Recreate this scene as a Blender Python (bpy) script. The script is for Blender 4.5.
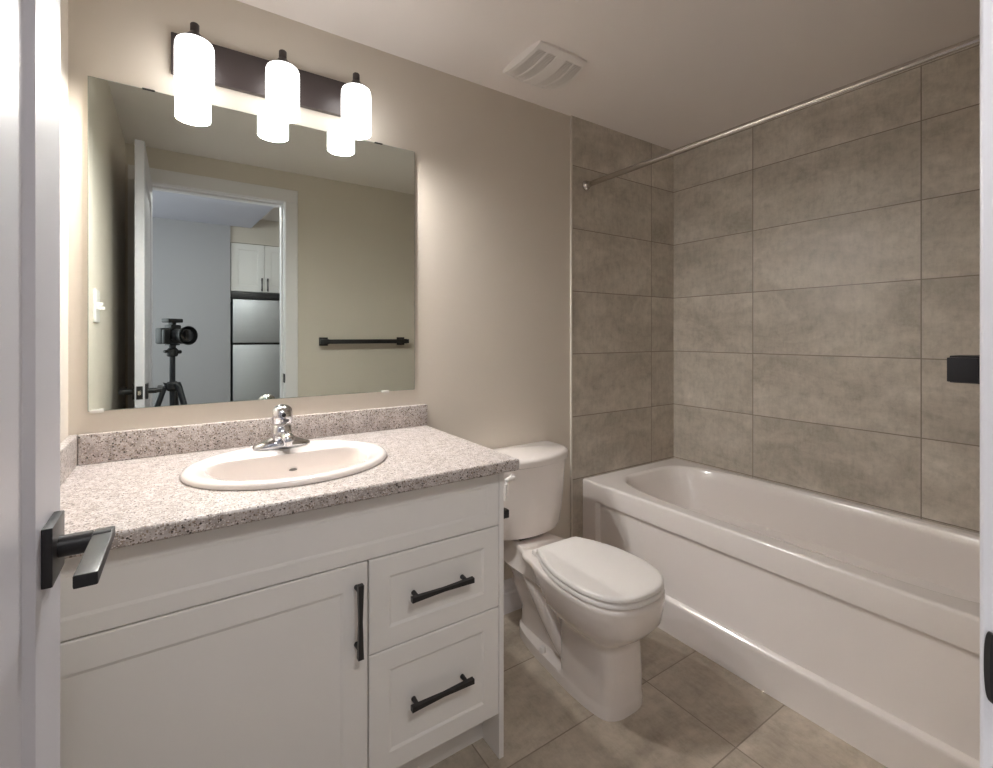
import bpy, bmesh, math, random
from mathutils import Vector, Matrix
random.seed(7)
for o in list(bpy.data.objects):
    bpy.data.objects.remove(o)
SC = bpy.context.scene
COL = SC.collection

# ------------------------------------------------------------------ camera, world, light, exposure
CAM_Z = 1.213
YAW = math.radians(33.8)
cd = bpy.data.cameras.new('Camera')
cd.sensor_width = 36.0
cd.lens = 473.0 / 993.0 * 36.0
cd.shift_y = -48.5 / 993.0
cd.clip_start = 0.005
cam = bpy.data.objects.new('Camera', cd)
cam.location = (0, 0, CAM_Z)
cam.rotation_euler = (math.radians(90), 0, -YAW)
COL.objects.link(cam)
SC.camera = cam

W = bpy.data.worlds.new('World')
SC.world = W
W.use_nodes = True
W.node_tree.nodes['Background'].inputs[0].default_value = (0.85, 0.91, 1.0, 1)
W.node_tree.nodes['Background'].inputs[1].default_value = 0.35

def area(name, loc, rot, sx, sy, power, col):
    l = bpy.data.lights.new(name, 'AREA')
    l.shape = 'RECTANGLE'; l.size = sx; l.size_y = sy; l.energy = power; l.color = col
    o = bpy.data.objects.new(name, l); COL.objects.link(o)
    o.location = loc; o.rotation_euler = rot
    return o
# daylight coming in through the hall window
area('window_daylight', (-1.72, -0.95, 1.45), (0, math.radians(-90), 0), 1.2, 1.3, 5.5, (0.92, 0.95, 1.0))
LAMP = 0.95            # emission of the vanity shades
BULB = 5.0            # light of each bulb through the open end of its shade
HALL_FILL = 9.5      # emission of the added, unseen fill lamp in the hall
SC.view_settings.view_transform = 'Standard'
SC.view_settings.look = 'None'
SC.view_settings.gamma = 1.0
SC.view_settings.use_curve_mapping = False
SC.view_settings.exposure = 2.3
SC.cycles.max_bounces = 12
SC.cycles.diffuse_bounces = 8
SC.cycles.glossy_bounces = 6
SC.cycles.sample_clamp_indirect = 6.0
SC.cycles.caustics_reflective = False
SC.cycles.caustics_refractive = False

# ------------------------------------------------------------------ materials
def lin(c):
    def f(v):
        v /= 255.0
        return v / 12.92 if v <= 0.04045 else ((v + 0.055) / 1.055) ** 2.4
    return tuple(f(v) for v in c) + (1.0,)

def base_mat(name, rgb, rough=0.5, metal=0.0, spec=None, coat=0.0):
    m = bpy.data.materials.new(name); m.use_nodes = True
    b = m.node_tree.nodes['Principled BSDF']
    b.inputs['Base Color'].default_value = lin(rgb)
    b.inputs['Roughness'].default_value = rough
    b.inputs['Metallic'].default_value = metal
    if spec is not None: b.inputs['Specular IOR Level'].default_value = spec
    if coat: b.inputs['Coat Weight'].default_value = coat; b.inputs['Coat Roughness'].default_value = 0.05
    return m

class NT:
    def __init__(s, m):
        s.t = m.node_tree; s.n = s.t.nodes; s.b = s.n['Principled BSDF']
    def new(s, ty, **kw):
        n = s.n.new(ty)
        for k, v in kw.items():
            if k.startswith('i_'):
                key = k[2:]
                key = int(key) if key.isdigit() else key.replace('_', ' ')
                n.inputs[key].default_value = v
            else: setattr(n, k, v)
        return n
    def l(s, a, b): s.t.links.new(a, b)
    def ramp(s, fac, stops, interp='LINEAR'):
        r = s.n.new('ShaderNodeValToRGB'); cr = r.color_ramp; cr.interpolation = interp
        while len(cr.elements) < len(stops): cr.elements.new(0.5)
        for e, (p, c) in zip(cr.elements, stops): e.position = p; e.color = c
        s.l(fac, r.inputs[0]); return r.outputs[0]
    def mix(s, fac, a, b, mode='MIX'):
        n = s.n.new('ShaderNodeMix'); n.data_type = 'RGBA'; n.blend_type = mode
        for sock, v in ((n.inputs[0], fac), (n.inputs[6], a), (n.inputs[7], b)):
            if hasattr(v, 'links'): s.l(v, sock)
            else: sock.default_value = v
        return n.outputs[2]

def paint(name, rgb, rough=0.55, bump=0.02, scale=220):
    m = base_mat(name, rgb, rough); t = NT(m)
    co = t.new('ShaderNodeTexCoord')
    nz = t.new('ShaderNodeTexNoise', i_Scale=scale, i_Detail=2.0)
    t.l(co.outputs['Object'], nz.inputs['Vector'])
    bp = t.new('ShaderNodeBump', i_Strength=bump, i_Distance=0.002)
    t.l(nz.outputs['Fac'], bp.inputs['Height']); t.l(bp.outputs[0], t.b.inputs['Normal'])
    return m

def tile_mat(name, axes, origin, bw, rh, dark, mid, light, grout, rough, gap=0.0042):
    m = base_mat(name, mid, rough); t = NT(m)
    geo = t.new('ShaderNodeNewGeometry')
    sep = t.new('ShaderNodeSeparateXYZ'); t.l(geo.outputs['Position'], sep.inputs[0])
    comb = t.new('ShaderNodeCombineXYZ')
    for k, ax in enumerate(axes):
        s_ = t.new('ShaderNodeMath', operation='SUBTRACT'); s_.inputs[1].default_value = origin[k]
        t.l(sep.outputs[ax], s_.inputs[0]); t.l(s_.outputs[0], comb.inputs[k])
    br = t.new('ShaderNodeTexBrick', offset=0.0, squash=1.0)
    br.inputs['Scale'].default_value = 1.0
    br.inputs['Brick Width'].default_value = bw; br.inputs['Row Height'].default_value = rh
    br.inputs['Mortar Size'].default_value = gap * 0.5; br.inputs['Mortar Smooth'].default_value = 0.1
    br.inputs['Color1'].default_value = (0, 0, 0, 1); br.inputs['Color2'].default_value = (1, 1, 1, 1)
    br.inputs['Mortar'].default_value = (0.5, 0.5, 0.5, 1)
    t.l(comb.outputs[0], br.inputs['Vector'])
    # each tile's own cut of the stone pattern
    off = t.new('ShaderNodeVectorMath', operation='MULTIPLY'); off.inputs[1].default_value = (7.3, 3.1, 5.7)
    t.l(br.outputs['Color'], off.inputs[0])
    add = t.new('ShaderNodeVectorMath', operation='ADD')
    t.l(comb.outputs[0], add.inputs[0]); t.l(off.outputs[0], add.inputs[1])
    mp = t.new('ShaderNodeMapping'); mp.inputs['Scale'].default_value = (1.0, 1.9, 1.0)
    t.l(add.outputs[0], mp.inputs['Vector'])
    n1 = t.new('ShaderNodeTexNoise', i_Scale=2.6, i_Detail=8.0, i_Roughness=0.62, i_Distortion=0.6)
    t.l(mp.outputs[0], n1.inputs['Vector'])
    c1 = t.ramp(n1.outputs['Fac'], [(0.30, lin(dark)), (0.52, lin(mid)), (0.74, lin(light))])
    mp2 = t.new('ShaderNodeMapping'); mp2.inputs['Scale'].default_value = (70.0, 16.0, 1.0)
    t.l(add.outputs[0], mp2.inputs['Vector'])
    n2 = t.new('ShaderNodeTexNoise', i_Scale=1.0, i_Detail=6.0, i_Roughness=0.7)
    t.l(mp2.outputs[0], n2.inputs['Vector'])
    f2 = t.ramp(n2.outputs['Fac'], [(0.35, (0.80, 0.80, 0.80, 1)), (0.5, (1, 1, 1, 1)), (0.70, (1.10, 1.10, 1.10, 1))])
    n3 = t.new('ShaderNodeTexNoise', i_Scale=22.0, i_Detail=6.0, i_Roughness=0.75)
    t.l(add.outputs[0], n3.inputs['Vector'])
    f3 = t.ramp(n3.outputs['Fac'], [(0.34, (0.80, 0.80, 0.79, 1)), (0.5, (1, 1, 1, 1)), (0.66, (1.13, 1.13, 1.13, 1))])
    c2 = t.mix(0.45, t.mix(0.8, c1, f3, 'MULTIPLY'), f2, 'MULTIPLY')
    tone = t.ramp(br.outputs['Color'], [(0.0, (0.93, 0.93, 0.92, 1)), (1.0, (1.05, 1.05, 1.05, 1))])
    c3 = t.mix(1.0, c2, tone, 'MULTIPLY')
    c4 = t.mix(br.outputs['Fac'], c3, lin(grout))
    t.l(c4, t.b.inputs['Base Color'])
    bp = t.new('ShaderNodeBump', i_Strength=0.35, i_Distance=0.002, invert=True)
    t.l(br.outputs['Fac'], bp.inputs['Height']); t.l(bp.outputs[0], t.b.inputs['Normal'])
    return m

def granite():
    m = base_mat('speckled_laminate', (205, 192, 182), 0.32); t = NT(m)
    co = t.new('ShaderNodeTexCoord')
    n0 = t.new('ShaderNodeTexNoise', i_Scale=45.0, i_Detail=5.0, i_Roughness=0.7)
    t.l(co.outputs['Object'], n0.inputs['Vector'])
    c = t.ramp(n0.outputs['Fac'], [(0.34, lin((152, 143, 137))), (0.5, lin((182, 174, 170))), (0.66, lin((203, 197, 195)))])
    for sc, thr, colr, sd in ((300, 0.16, (150, 134, 120), 0.0), (340, 0.16, (218, 212, 208), 3.0), (270, 0.075, (104, 90, 80), 9.0), (240, 0.03, (60, 52, 50), 17.0)):
        v = t.new('ShaderNodeTexVoronoi', i_Scale=float(sc)); v.feature = 'F1'
        mp = t.new('ShaderNodeMapping'); mp.inputs['Location'].default_value = (sd, sd * 0.7, sd * 1.3)
        t.l(co.outputs['Object'], mp.inputs['Vector']); t.l(mp.outputs[0], v.inputs['Vector'])
        sp = t.new('ShaderNodeSeparateXYZ'); t.l(v.outputs['Color'], sp.inputs[0])
        a = t.new('ShaderNodeMath', operation='LESS_THAN'); a.inputs[1].default_value = thr * 1.5
        t.l(sp.outputs[0], a.inputs[0])
        d = t.new('ShaderNodeMath', operation='LESS_THAN'); d.inputs[1].default_value = 0.55
        t.l(v.outputs['Distance'], d.inputs[0])
        f = t.new('ShaderNodeMath', operation='MULTIPLY'); t.l(a.outputs[0], f.inputs[0]); t.l(d.outputs[0], f.inputs[1])
        c = t.mix(f.outputs[0], c, lin(colr))
    t.l(c, t.b.inputs['Base Color'])
    return m

def brushed(name, rgb, rough=0.34, axis=(2, 2, 300)):
    m = base_mat(name, rgb, rough, 1.0); t = NT(m)
    co = t.new('ShaderNodeTexCoord')
    mp = t.new('ShaderNodeMapping'); mp.inputs['Scale'].default_value = axis
    nz = t.new('ShaderNodeTexNoise', i_Scale=1.0, i_Detail=3.0)
    t.l(co.outputs['Object'], mp.inputs['Vector']); t.l(mp.outputs[0], nz.inputs['Vector'])
    r = t.ramp(nz.outputs['Fac'], [(0.3, (rough - 0.05,) * 3 + (1,)), (0.7, (rough + 0.08,) * 3 + (1,))])
    t.l(r, t.b.inputs['Roughness'])
    return m

def glowing(name, rgb, strength):
    m = base_mat(name, (245, 242, 236), 0.3); b = m.node_tree.nodes['Principled BSDF']
    b.inputs['Emission Color'].default_value = rgb + (1,)
    b.inputs['Emission Strength'].default_value = strength
    return m

M = {}
M['wall'] = paint('beige_wall_paint', (210, 202, 190))
M['ceiling'] = paint('ceiling_paint', (236, 230, 226), 0.7, 0.03, 120)
M['hall_wall'] = paint('grey_wall_paint', (168, 167, 170))
M['hall_ceiling'] = paint('hall_ceiling_paint', (196, 196, 208), 0.7)
M['trim'] = paint('white_trim_paint', (226, 224, 226), 0.38, 0.01)
M['cream'] = paint('cream_edge_strip', (208, 201, 190), 0.45, 0.01)
M['door'] = paint('white_door_paint', (198, 197, 204), 0.38, 0.015)
WT = dict(bw=0.64, rh=0.3035, dark=(164, 156, 144), mid=(192, 184, 172), light=(211, 204, 193), grout=(134, 124, 112), rough=0.38)
M['tile_back'] = tile_mat('grey_wall_tile_end', (0, 2), (1.52 - 0.64 * 4, 0.517 - 0.3035 * 4), **WT)
M['tile_right'] = tile_mat('grey_wall_tile_long', (1, 2), (0.60 - 0.64 * 4, 0.517 - 0.3035 * 4), **WT)
M['floor'] = tile_mat('grey_floor_tile', (0, 1), (1.36 - 0.64 * 6, 0.765 - 0.32 * 12), 0.64, 0.32,
                      (150, 139, 125), (178, 167, 152), (202, 192, 178), (134, 122, 110), 0.42)
M['hall_floor'] = paint('hall_floor_vinyl', (150, 138, 124), 0.5)
M['granite'] = granite()
M['cabinet'] = paint('white_cabinet_lacquer', (236, 234, 231), 0.36, 0.008)
M['cab_inside'] = paint('cabinet_carcass', (196, 192, 186), 0.6)
M['porcelain'] = base_mat('white_porcelain', (232, 225, 220), 0.12, 0, None, 0.5)
M['acrylic'] = base_mat('white_acrylic', (236, 230, 226), 0.16, 0, None, 0.35)
M['plastic'] = base_mat('white_plastic', (232, 228, 224), 0.3)
M['black'] = paint('matt_black_metal', (30, 29, 31), 0.38, 0.01)
M['bronze'] = paint('dark_bronze_metal', (58, 50, 49), 0.42, 0.01)
M['chrome'] = base_mat('polished_chrome', (225, 225, 228), 0.07, 1.0)
M['satin'] = brushed('satin_steel', (190, 184, 178), 0.22)
M['steel'] = brushed('stainless_steel', (188, 190, 194), 0.45, (3, 3, 260))
M['camera'] = paint('black_camera_body', (24, 24, 27), 0.5, 0.05, 900)
M['carbon'] = paint('dark_grey_tripod_tube', (38, 40, 46), 0.35, 0.02)
M['glass'] = base_mat('coated_lens_glass', (10, 10, 16), 0.05, 0.0, 0.8)
M['dark'] = base_mat('dark_gap', (28, 26, 25), 0.7)
M['shade'] = glowing('frosted_glass_shade', (1.0, 0.985, 0.972), LAMP)
M['hall_fill'] = glowing('added_hall_fill_glow', (1.0, 0.985, 0.972), HALL_FILL)
mm = base_mat('mirror_silver', (232, 240, 233), 0.0, 1.0)
M['mirror'] = mm
M['mirror_edge'] = base_mat('mirror_glass_edge', (120, 140, 130), 0.15)
M['clear'] = base_mat('clear_plastic_clip', (225, 222, 216), 0.2)
M['hose'] = brushed('braided_hose', (120, 118, 116), 0.4, (400, 400, 400))

# ------------------------------------------------------------------ mesh helpers
def box(bm, x0, x1, y0, y1, z0, z1, bev=0.0, seg=2):
    t = bmesh.new()
    bmesh.ops.create_cube(t, size=1.0)
    for v in t.verts:
        v.co = Vector((x0 + (v.co.x + .5) * (x1 - x0), y0 + (v.co.y + .5) * (y1 - y0), z0 + (v.co.z + .5) * (z1 - z0)))
    if bev > 0:
        bmesh.ops.bevel(t, geom=t.edges[:], offset=bev, segments=seg, affect='EDGES', profile=0.6)
    merge(bm, t)

def merge(bm, t, mat=None):
    if mat is not None: t.transform(mat)
    me = bpy.data.meshes.new('tmp'); t.to_mesh(me); t.free()
    bm.from_mesh(me); bpy.data.meshes.remove(me)

def loft(bm, rings, cap0=True, cap1=True, closed=True):
    vs = [[bm.verts.new(p) for p in r] for r in rings]
    n = len(rings[0])
    for a, b in zip(vs[:-1], vs[1:]):
        for i in range(n if closed else n - 1):
            j = (i + 1) % n
            bm.faces.new((a[i], a[j], b[j], b[i]))
    if cap0: bm.faces.new(list(reversed(vs[0])))
    if cap1: bm.faces.new(vs[-1])
    return vs

def frame(d):
    d = d.normalized()
    up = Vector((0, 0, 1)) if abs(d.z) < 0.9 else Vector((1, 0, 0))
    a = d.cross(up).normalized(); b = a.cross(d).normalized()
    return a, b

def tube(bm, pts, r, n=16, square=False):
    pts = [Vector(p) for p in pts]
    rs = r if isinstance(r, (list, tuple)) else [r] * len(pts)
    rings = []
    for i, p in enumerate(pts):
        d = (pts[min(i + 1, len(pts) - 1)] - pts[max(i - 1, 0)])
        a, b = frame(d)
        rings.append([p + (a * math.cos(2 * math.pi * k / n) + b * math.sin(2 * math.pi * k / n)) * rs[i] for k in range(n)])
    loft(bm, rings)

def lathe(bm, prof, c=(0, 0, 0), axis='z', n=40, cap=True):
    rings = []
    for r, h in prof:
        ring = []
        for k in range(n):
            a = 2 * math.pi * k / n
            p = (r * math.cos(a), r * math.sin(a), h)
            if axis == 'y': p = (p[0], p[2], p[1])
            if axis == 'x': p = (p[2], p[0], p[1])
            ring.append(Vector(c) + Vector(p))
        rings.append(ring)
    loft(bm, rings, cap, cap)

def obj(name, bm, m, parent=None, smooth=True, ang=35, bev=0.0, sub=0, loc=None):
    bmesh.ops.recalc_face_normals(bm, faces=bm.faces[:])
    me = bpy.data.meshes.new(name); bm.to_mesh(me); bm.free()
    o = bpy.data.objects.new(name, me); COL.objects.link(o)
    me.materials.append(m)
    if sub:
        s = o.modifiers.new('sub', 'SUBSURF'); s.levels = sub; s.render_levels = sub
        for p in me.polygons: p.use_smooth = True
    elif smooth:
        for p in me.polygons: p.use_smooth = True
        me.set_sharp_from_angle(angle=math.radians(ang))
    if bev:
        b = o.modifiers.new('bev', 'BEVEL'); b.width = bev; b.segments = 2; b.limit_method = 'ANGLE'; b.angle_limit = math.radians(40)
        b.harden_normals = False
    if parent is not None:
        o.parent = parent
        o.matrix_parent_inverse = Matrix.Translation(-Vector(parent.location)) if parent.type == 'EMPTY' else Matrix.Identity(4)
    return o

def thing(name, label, cat, loc, group=None):
    o = bpy.data.objects.new(name, None); COL.objects.link(o)
    o.location = loc; o.empty_display_size = 0.1
    o['label'] = label; o['category'] = cat
    if group: o['group'] = group
    return o

def tag(o, label, cat, group=None):
    o['label'] = label; o['category'] = cat
    if group: o['group'] = group
    return o

def struct(name, bm, m, parent=None, label=None, **kw):
    o = obj(name, bm, m, parent, **kw)
    if parent is None: o['kind'] = 'structure'; o['category'] = 'structure'; o['label'] = label
    return o

def bx(name, dims, m, parent=None, bev=0.0, **kw):
    bm = bmesh.new(); box(bm, *dims, bev=bev); return obj(name, bm, m, parent, **kw)

# ------------------------------------------------------------------ the room
D = 1.701          # mirror wall
XL, XR = -0.25, 2.366
YE = 0.09          # entry wall, inner face
YH = -0.03         # entry wall, hall face
ZC = 2.273
JL, JR, OT = -0.163, 0.56, 2.07   # door opening

bm = bmesh.new(); box(bm, XL - .1, XR + .1, YH, D + .1, -0.08, 0.0)
struct('floor', bm, M['floor'], label='grey stone-look tiled bathroom floor')
bm = bmesh.new(); box(bm, XL - .1, XR + .1, YH, D + .1, ZC, ZC + .08)
struct('ceiling', bm, M['ceiling'], label='pale bathroom ceiling')
bm = bmesh.new(); box(bm, XL - .1, XR + .1, D, D + .1, 0, ZC)
struct('wall_back', bm, M['wall'], label='beige painted wall behind the mirror and toilet')
bm = bmesh.new(); box(bm, XL - .1, XL, YH, D, 0, ZC)
struct('wall_left', bm, M['wall'], label='beige painted wall with the light switch')
bm = bmesh.new(); box(bm, XR, XR + .1, YH, D, 0, ZC)
struct('wall_right', bm, M['wall'], label='wall behind the long side of the tub')
bm = bmesh.new()
box(bm, XL, JL - .018, YH, YE, 0, ZC); box(bm, JR + .018, XR, YH, YE, 0, ZC); box(bm, JL - .018, JR + .018, YH, YE, OT + .018, ZC)
struct('wall_front', bm, M['wall'], label='beige painted wall with the doorway and towel bar')

# tiled surround of the tub alcove
TX = 1.574
bm = bmesh.new(); box(bm, TX, XR, D - .009, D, 0, ZC)
struct('wall_tile_back', bm, M['tile_back'], label='grey tiles at the far end of the tub')
bm = bmesh.new(); box(bm, XR - .009, XR, YE, D - .009, 0.4, ZC)
struct('wall_tile_right', bm, M['tile_right'], label='large grey tiles along the long side of the tub')
bm = bmesh.new(); box(bm, TX, XR - .009, YE, YE + .009, 0.0, ZC)
struct('wall_tile_front', bm, M['tile_back'], label='grey tiles at the near end of the tub')
bm = bmesh.new(); box(bm, TX - .009, TX, D - .011, D, 0.0, ZC, 0.002)
struct('trim_1', bm, M['cream'], label='thin cream edge strip where the tiles end beside the toilet')

# baseboards
def baseboard(name, x0, x1, y0, y1, face, label):
    bm = bmesh.new()
    prof = [(0.0, 0.0), (0.014, 0.0), (0.014, 0.085), (0.011, 0.092), (0.011, 0.112), (0.008, 0.118), (0.005, 0.140), (0.0, 0.142)]
    rings = []
    for s in (0, 1):
        ring = []
        for d, z in prof:
            if face == '-y': ring.append((x1 if s else x0, y0 - d, z))
            elif face == '+y': ring.append((x1 if s else x0, y0 + d, z))
            else: ring.append((x0 + d, y1 if s else y0, z))
        rings.append([Vector(p) for p in ring])
    loft(bm, rings)
    return struct(name, bm, M['trim'], label=label, ang=20)
baseboard('baseboard_back', 0.78, TX - .011, D, D, '-y', 'white moulded baseboard behind the toilet')
baseboard('baseboard_left', XL, XL, YE + .02, 1.12, '+x', 'white baseboard beside the open door')
baseboard('baseboard_front', JR + .082, TX - .001, YE, YE, '+y', 'white baseboard under the towel bar')

# door jamb and casing (bathroom side, hall side)
bm = bmesh.new()
box(bm, JL - .018, JL, YH, YE, 0, OT + .018); box(bm, JR, JR + .018, YH, YE, 0, OT + .018); box(bm, JL, JR, YH, YE, OT, OT + .018)
# stop moulding
box(bm, JL, JL + .011, YH + .02, YE - .04, 0, OT); box(bm, JR - .011, JR, YH + .02, YE - .04, 0, OT); box(bm, JL + .011, JR - .011, YH + .02, YE - .04, OT - .011, OT)
jamb = struct('trim_2', bm, M['trim'], label='white door jamb around the bathroom doorway', bev=0.0015)
def casing(name, y0, y1, label, lw=0.072, rw=0.08):
    bm = bmesh.new()
    box(bm, JL - lw - .003, JL - .004, y0, y1, 0, OT + .004)
    box(bm, JR + .004, JR + rw, y0, y1, 0, OT + .004)
    box(bm, JL - lw - .003, JR + rw, y0, y1, OT + .004, OT + .085)
    return struct(name, bm, M['trim'], label=label, bev=0.003)
casing('trim_3', YE, YE + .016, 'flat white door casing on the bathroom side')
casing('trim_4', YH - .016, YH, 'flat white door casing on the hall side', 0.08, 0.08)
# strike plate on the jamb, a curved lip turning round the edge
bm = bmesh.new()
rings = []
for k in range(17):
    a = -math.pi / 2 + math.pi * k / 16
    z = 0.937 + 0.029 * math.sin(a)
    w = 0.007 * max(0.0, math.cos(a)) ** 0.6
    pr = [(JR - .0012, 0.045), (JR - .0012, YE + .002), (JR - .0012, YE + .006 + w * 0.35), (JR + .003 * (w / .007), YE + .008 + w * 0.7),
          (JR + .0015 + .003 * (w / .007), YE + .008 + w * 0.7), (JR + .0006, YE + .006 + w * 0.35), (JR + .0003, YE + .002), (JR + .0003, 0.045)]
    rings.append([Vector((x, y, z)) for x, y in pr])
loft(bm, rings)
o = obj('strike_plate', bm, M['black'], jamb); o['label'] = 'black strike plate'

# ------------------------------------------------------------------ door leaf, open into the room
door = bpy.data.objects.new('door_1', None); COL.objects.link(door); door.location = (-0.145, YE + .012, 0)
door['kind'] = 'structure'; door['label'] = 'white single-panel bathroom door standing open against the left wall'; door['category'] = 'door'
DX0, DX1, DY0, DY1, DZ0, DZ1 = -0.163, -0.128, YE + .012, 0.82, 0.012, 2.062
bm = bmesh.new()
ST = 0.128
def lb(y0, y1, z0, z1): box(bm, DX0, DX1, y0, y1, z0, z1)
lb(DY0, DY0 + ST, DZ0, DZ1); lb(DY1 - ST, DY1, DZ0, DZ1)
rails = [(DZ0, 0.24), (DZ1 - .13, DZ1)]
for z0, z1 in rails: lb(DY0 + ST, DY1 - ST, z0, z1)
for z0, z1 in ((0.24, DZ1 - .13),):
    a0, a1 = DY0 + ST, DY1 - ST
    for xs, xd in ((DX1, -1), (DX0, 1)):
        def rc(i, d): return [Vector((xs + xd * d, y, z)) for y, z in ((a0 + i, z0 + i), (a1 - i, z0 + i), (a1 - i, z1 - i), (a0 + i, z1 - i))]
        loft(bm, [rc(0, 0), rc(.010, .0085), rc(.022, .0085), rc(.058, .002)], False, True)
leaf = obj('door_leaf', bm, M['door'], door, ang=12, bev=0.0015)
def lever(side):
    s = 1 if side > 0 else -1
    xf = DX1 if s > 0 else DX0
    X = lambda d: xf + s * d
    bm = bmesh.new(); box(bm, min(X(0), X(.010)), max(X(0), X(.010)), .715, .782, .931, .998, .0015)
    r = obj('door_handle', bm, M['black'], door, ang=25); r['label'] = 'black square rose with flat lever'
    bm = bmesh.new(); lathe(bm, [(.0125, 0), (.0125, .03), (.0105, .031), (.0105, .048)], (X(.010), .749, .9645), 'x', 24)
    if s < 0:
        for v in bm.verts: v.co.x = X(.010) - (v.co.x - X(.010))
    obj('spindle', bm, M['black'], r)
    bm = bmesh.new(); box(bm, min(X(.040), X(.060)), max(X(.040), X(.060)), .618, .770, .958, .972, .0022)
    for v in bm.verts: v.co.z += (0.77 - v.co.y) * 0.03
    obj('lever', bm, M['black'], r, ang=25)
lever(1); lever(-1)
bm = bmesh.new(); box(bm, -0.157, -0.134, DY1, DY1 + .002, .935, .992, .0008); lp = obj('latch_plate', bm, M['black'], door, ang=25)
bm = bmesh.new(); box(bm, -0.152, -0.139, DY1 + .002, DY1 + .010, .953, .974, .003); obj('latch', bm, M['satin'], lp)
for z in (0.25, 1.05, 1.85):
    bm = bmesh.new()
    tube(bm, [(-0.160, YE + .006, z - .045), (-0.160, YE + .006, z + .045)], .006, 12)
    obj('hinge', bm, M['black'], door)

# ------------------------------------------------------------------ hall and kitchen corner seen in the mirror
HY = -1.84
bm = bmesh.new(); box(bm, -1.7, 2.2, -2.75, YH, -0.08, 0.0)
struct('floor_hall', bm, M['hall_floor'], label='hall floor outside the bathroom')
bm = bmesh.new()
# lower ceiling with a slanting edge, higher kitchen ceiling right of it
lo = [(-1.7, YH), (0.70, YH), (0.585, HY), (0.406, HY), (0.406, HY - .1), (-1.7, HY - .1)]
loft(bm, [[Vector((x, y, z)) for x, y in lo] for z in (ZC, ZC + .10)])
struct('ceiling_hall', bm, M['hall_ceiling'], label='lowered pale lavender hall ceiling')
bm = bmesh.new(); box(bm, -1.7, 2.2, -2.75, YH, ZC + .101, ZC + .16)
struct('ceiling_kitchen', bm, M['ceiling'], label='higher pale ceiling over the kitchen corner')
bm = bmesh.new(); box(bm, -1.7, 0.406, HY - .1, HY, 0, ZC)
struct('wall_hall', bm, M['hall_wall'], label='grey wall facing the bathroom door, behind the tripod')
bm = bmesh.new(); box(bm, -1.7, 2.2, -2.85, -2.75, 0, ZC + .1); box(bm, 0.30, 0.406, -2.75, HY - .1, 0, ZC + .1)
struct('wall_kitchen', bm, M['hall_wall'], label='wall behind the fridge')
bm = bmesh.new(); box(bm, 2.2, 2.3, -2.75, YH, 0, ZC + .1)
struct('wall_hall_right', bm, M['hall_wall'], label='far side wall of the kitchen corner')
bm = bmesh.new(); box(bm, -1.7, XL - .1, YH - .0, YH + .1, 0, ZC)
struct('wall_hall_front', bm, M['hall_wall'], label='hall wall beside the bathroom')
bm = bmesh.new()
WY0, WY1, WZ0, WZ1 = -1.60, -0.30, 0.85, 2.05
box(bm, -1.7, -1.6, HY - .1, WY0, 0, ZC); box(bm, -1.7, -1.6, WY1, YH, 0, ZC)
box(bm, -1.7, -1.6, WY0, WY1, 0, WZ0); box(bm, -1.7, -1.6, WY0, WY1, WZ1, ZC)
struct('wall_hall_left', bm, M['hall_wall'], label='hall wall with the window')
bm = bmesh.new()
for y in (WY0, (WY0 + WY1) / 2 - .02, WY1 - .04): box(bm, -1.68, -1.63, y, y + .04, WZ0, WZ1)
box(bm, -1.68, -1.63, WY0, WY1, WZ0, WZ0 + .04); box(bm, -1.68, -1.63, WY0, WY1, WZ1 - .04, WZ1)
struct('window_1', bm, M['trim'], label='white framed hall window')
# soffit above the kitchen cabinet
bm = bmesh.new(); box(bm, 0.407, 2.2, -2.74, HY - .02, 2.122, ZC + .1)
struct('trim_5', bm, M['wall'], label='beige soffit above the kitchen wall cabinet')

fr = thing('fridge', 'stainless steel top-freezer fridge beside the grey hall wall, seen in the mirror', 'fridge', (0.74, -2.15, 0))
FX0, FX1 = 0.425, 1.10
bx('cabinet_body', (FX0 + .004, FX1 - .004, -2.55, -1.90, 0.03, 1.555), M['steel'], fr, .004)
bx('freezer_door', (FX0, FX1, -1.896, -1.825, 1.142, 1.565), M['steel'], fr, .008)
bx('fridge_door', (FX0, FX1, -1.896, -1.825, 0.09, 1.122), M['steel'], fr, .008)
bx('toe_grille', (FX0 + .01, FX1 - .01, -1.90, -1.86, 0.0, 0.085), M['black'], fr, .003)
bx('door_seal', (FX0 + .006, FX1 - .006, -1.90, -1.842, 1.120, 1.144), M['dark'], fr)
kc = thing('wall_cabinet', 'white shaker double-door kitchen cabinet mounted above the fridge', 'cabinet', (0.74, -2.2, 1.64))
KX0, KX1 = 0.412, 1.112
bx('cabinet_box', (KX0, KX1, -2.55, -1.885, 1.645, 2.120), M['cabinet'], kc, .001)
bx('recess_shade_strip', (KX0, KX1, -1.90, -1.872, 1.575, 1.642), M['black'], kc, .001)  # black strip painting the shade of the recess between fridge and cabinet

def shaker(bm, x0, x1, yf, z0, z1, st=0.058, th=0.018, rec=0.0030, slope=0.007):
    """door or drawer front facing -y, front face at yf, recessed flat panel"""
    def rc(i, d): return [Vector((x, yf + d, z)) for x, z in ((x0 + i, z0 + i), (x1 - i, z0 + i), (x1 - i, z1 - i), (x0 + i, z1 - i))]
    loft(bm, [rc(0, th), rc(0, .002), rc(.002, 0), rc(st, 0), rc(st + slope, rec)], True, True)

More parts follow.
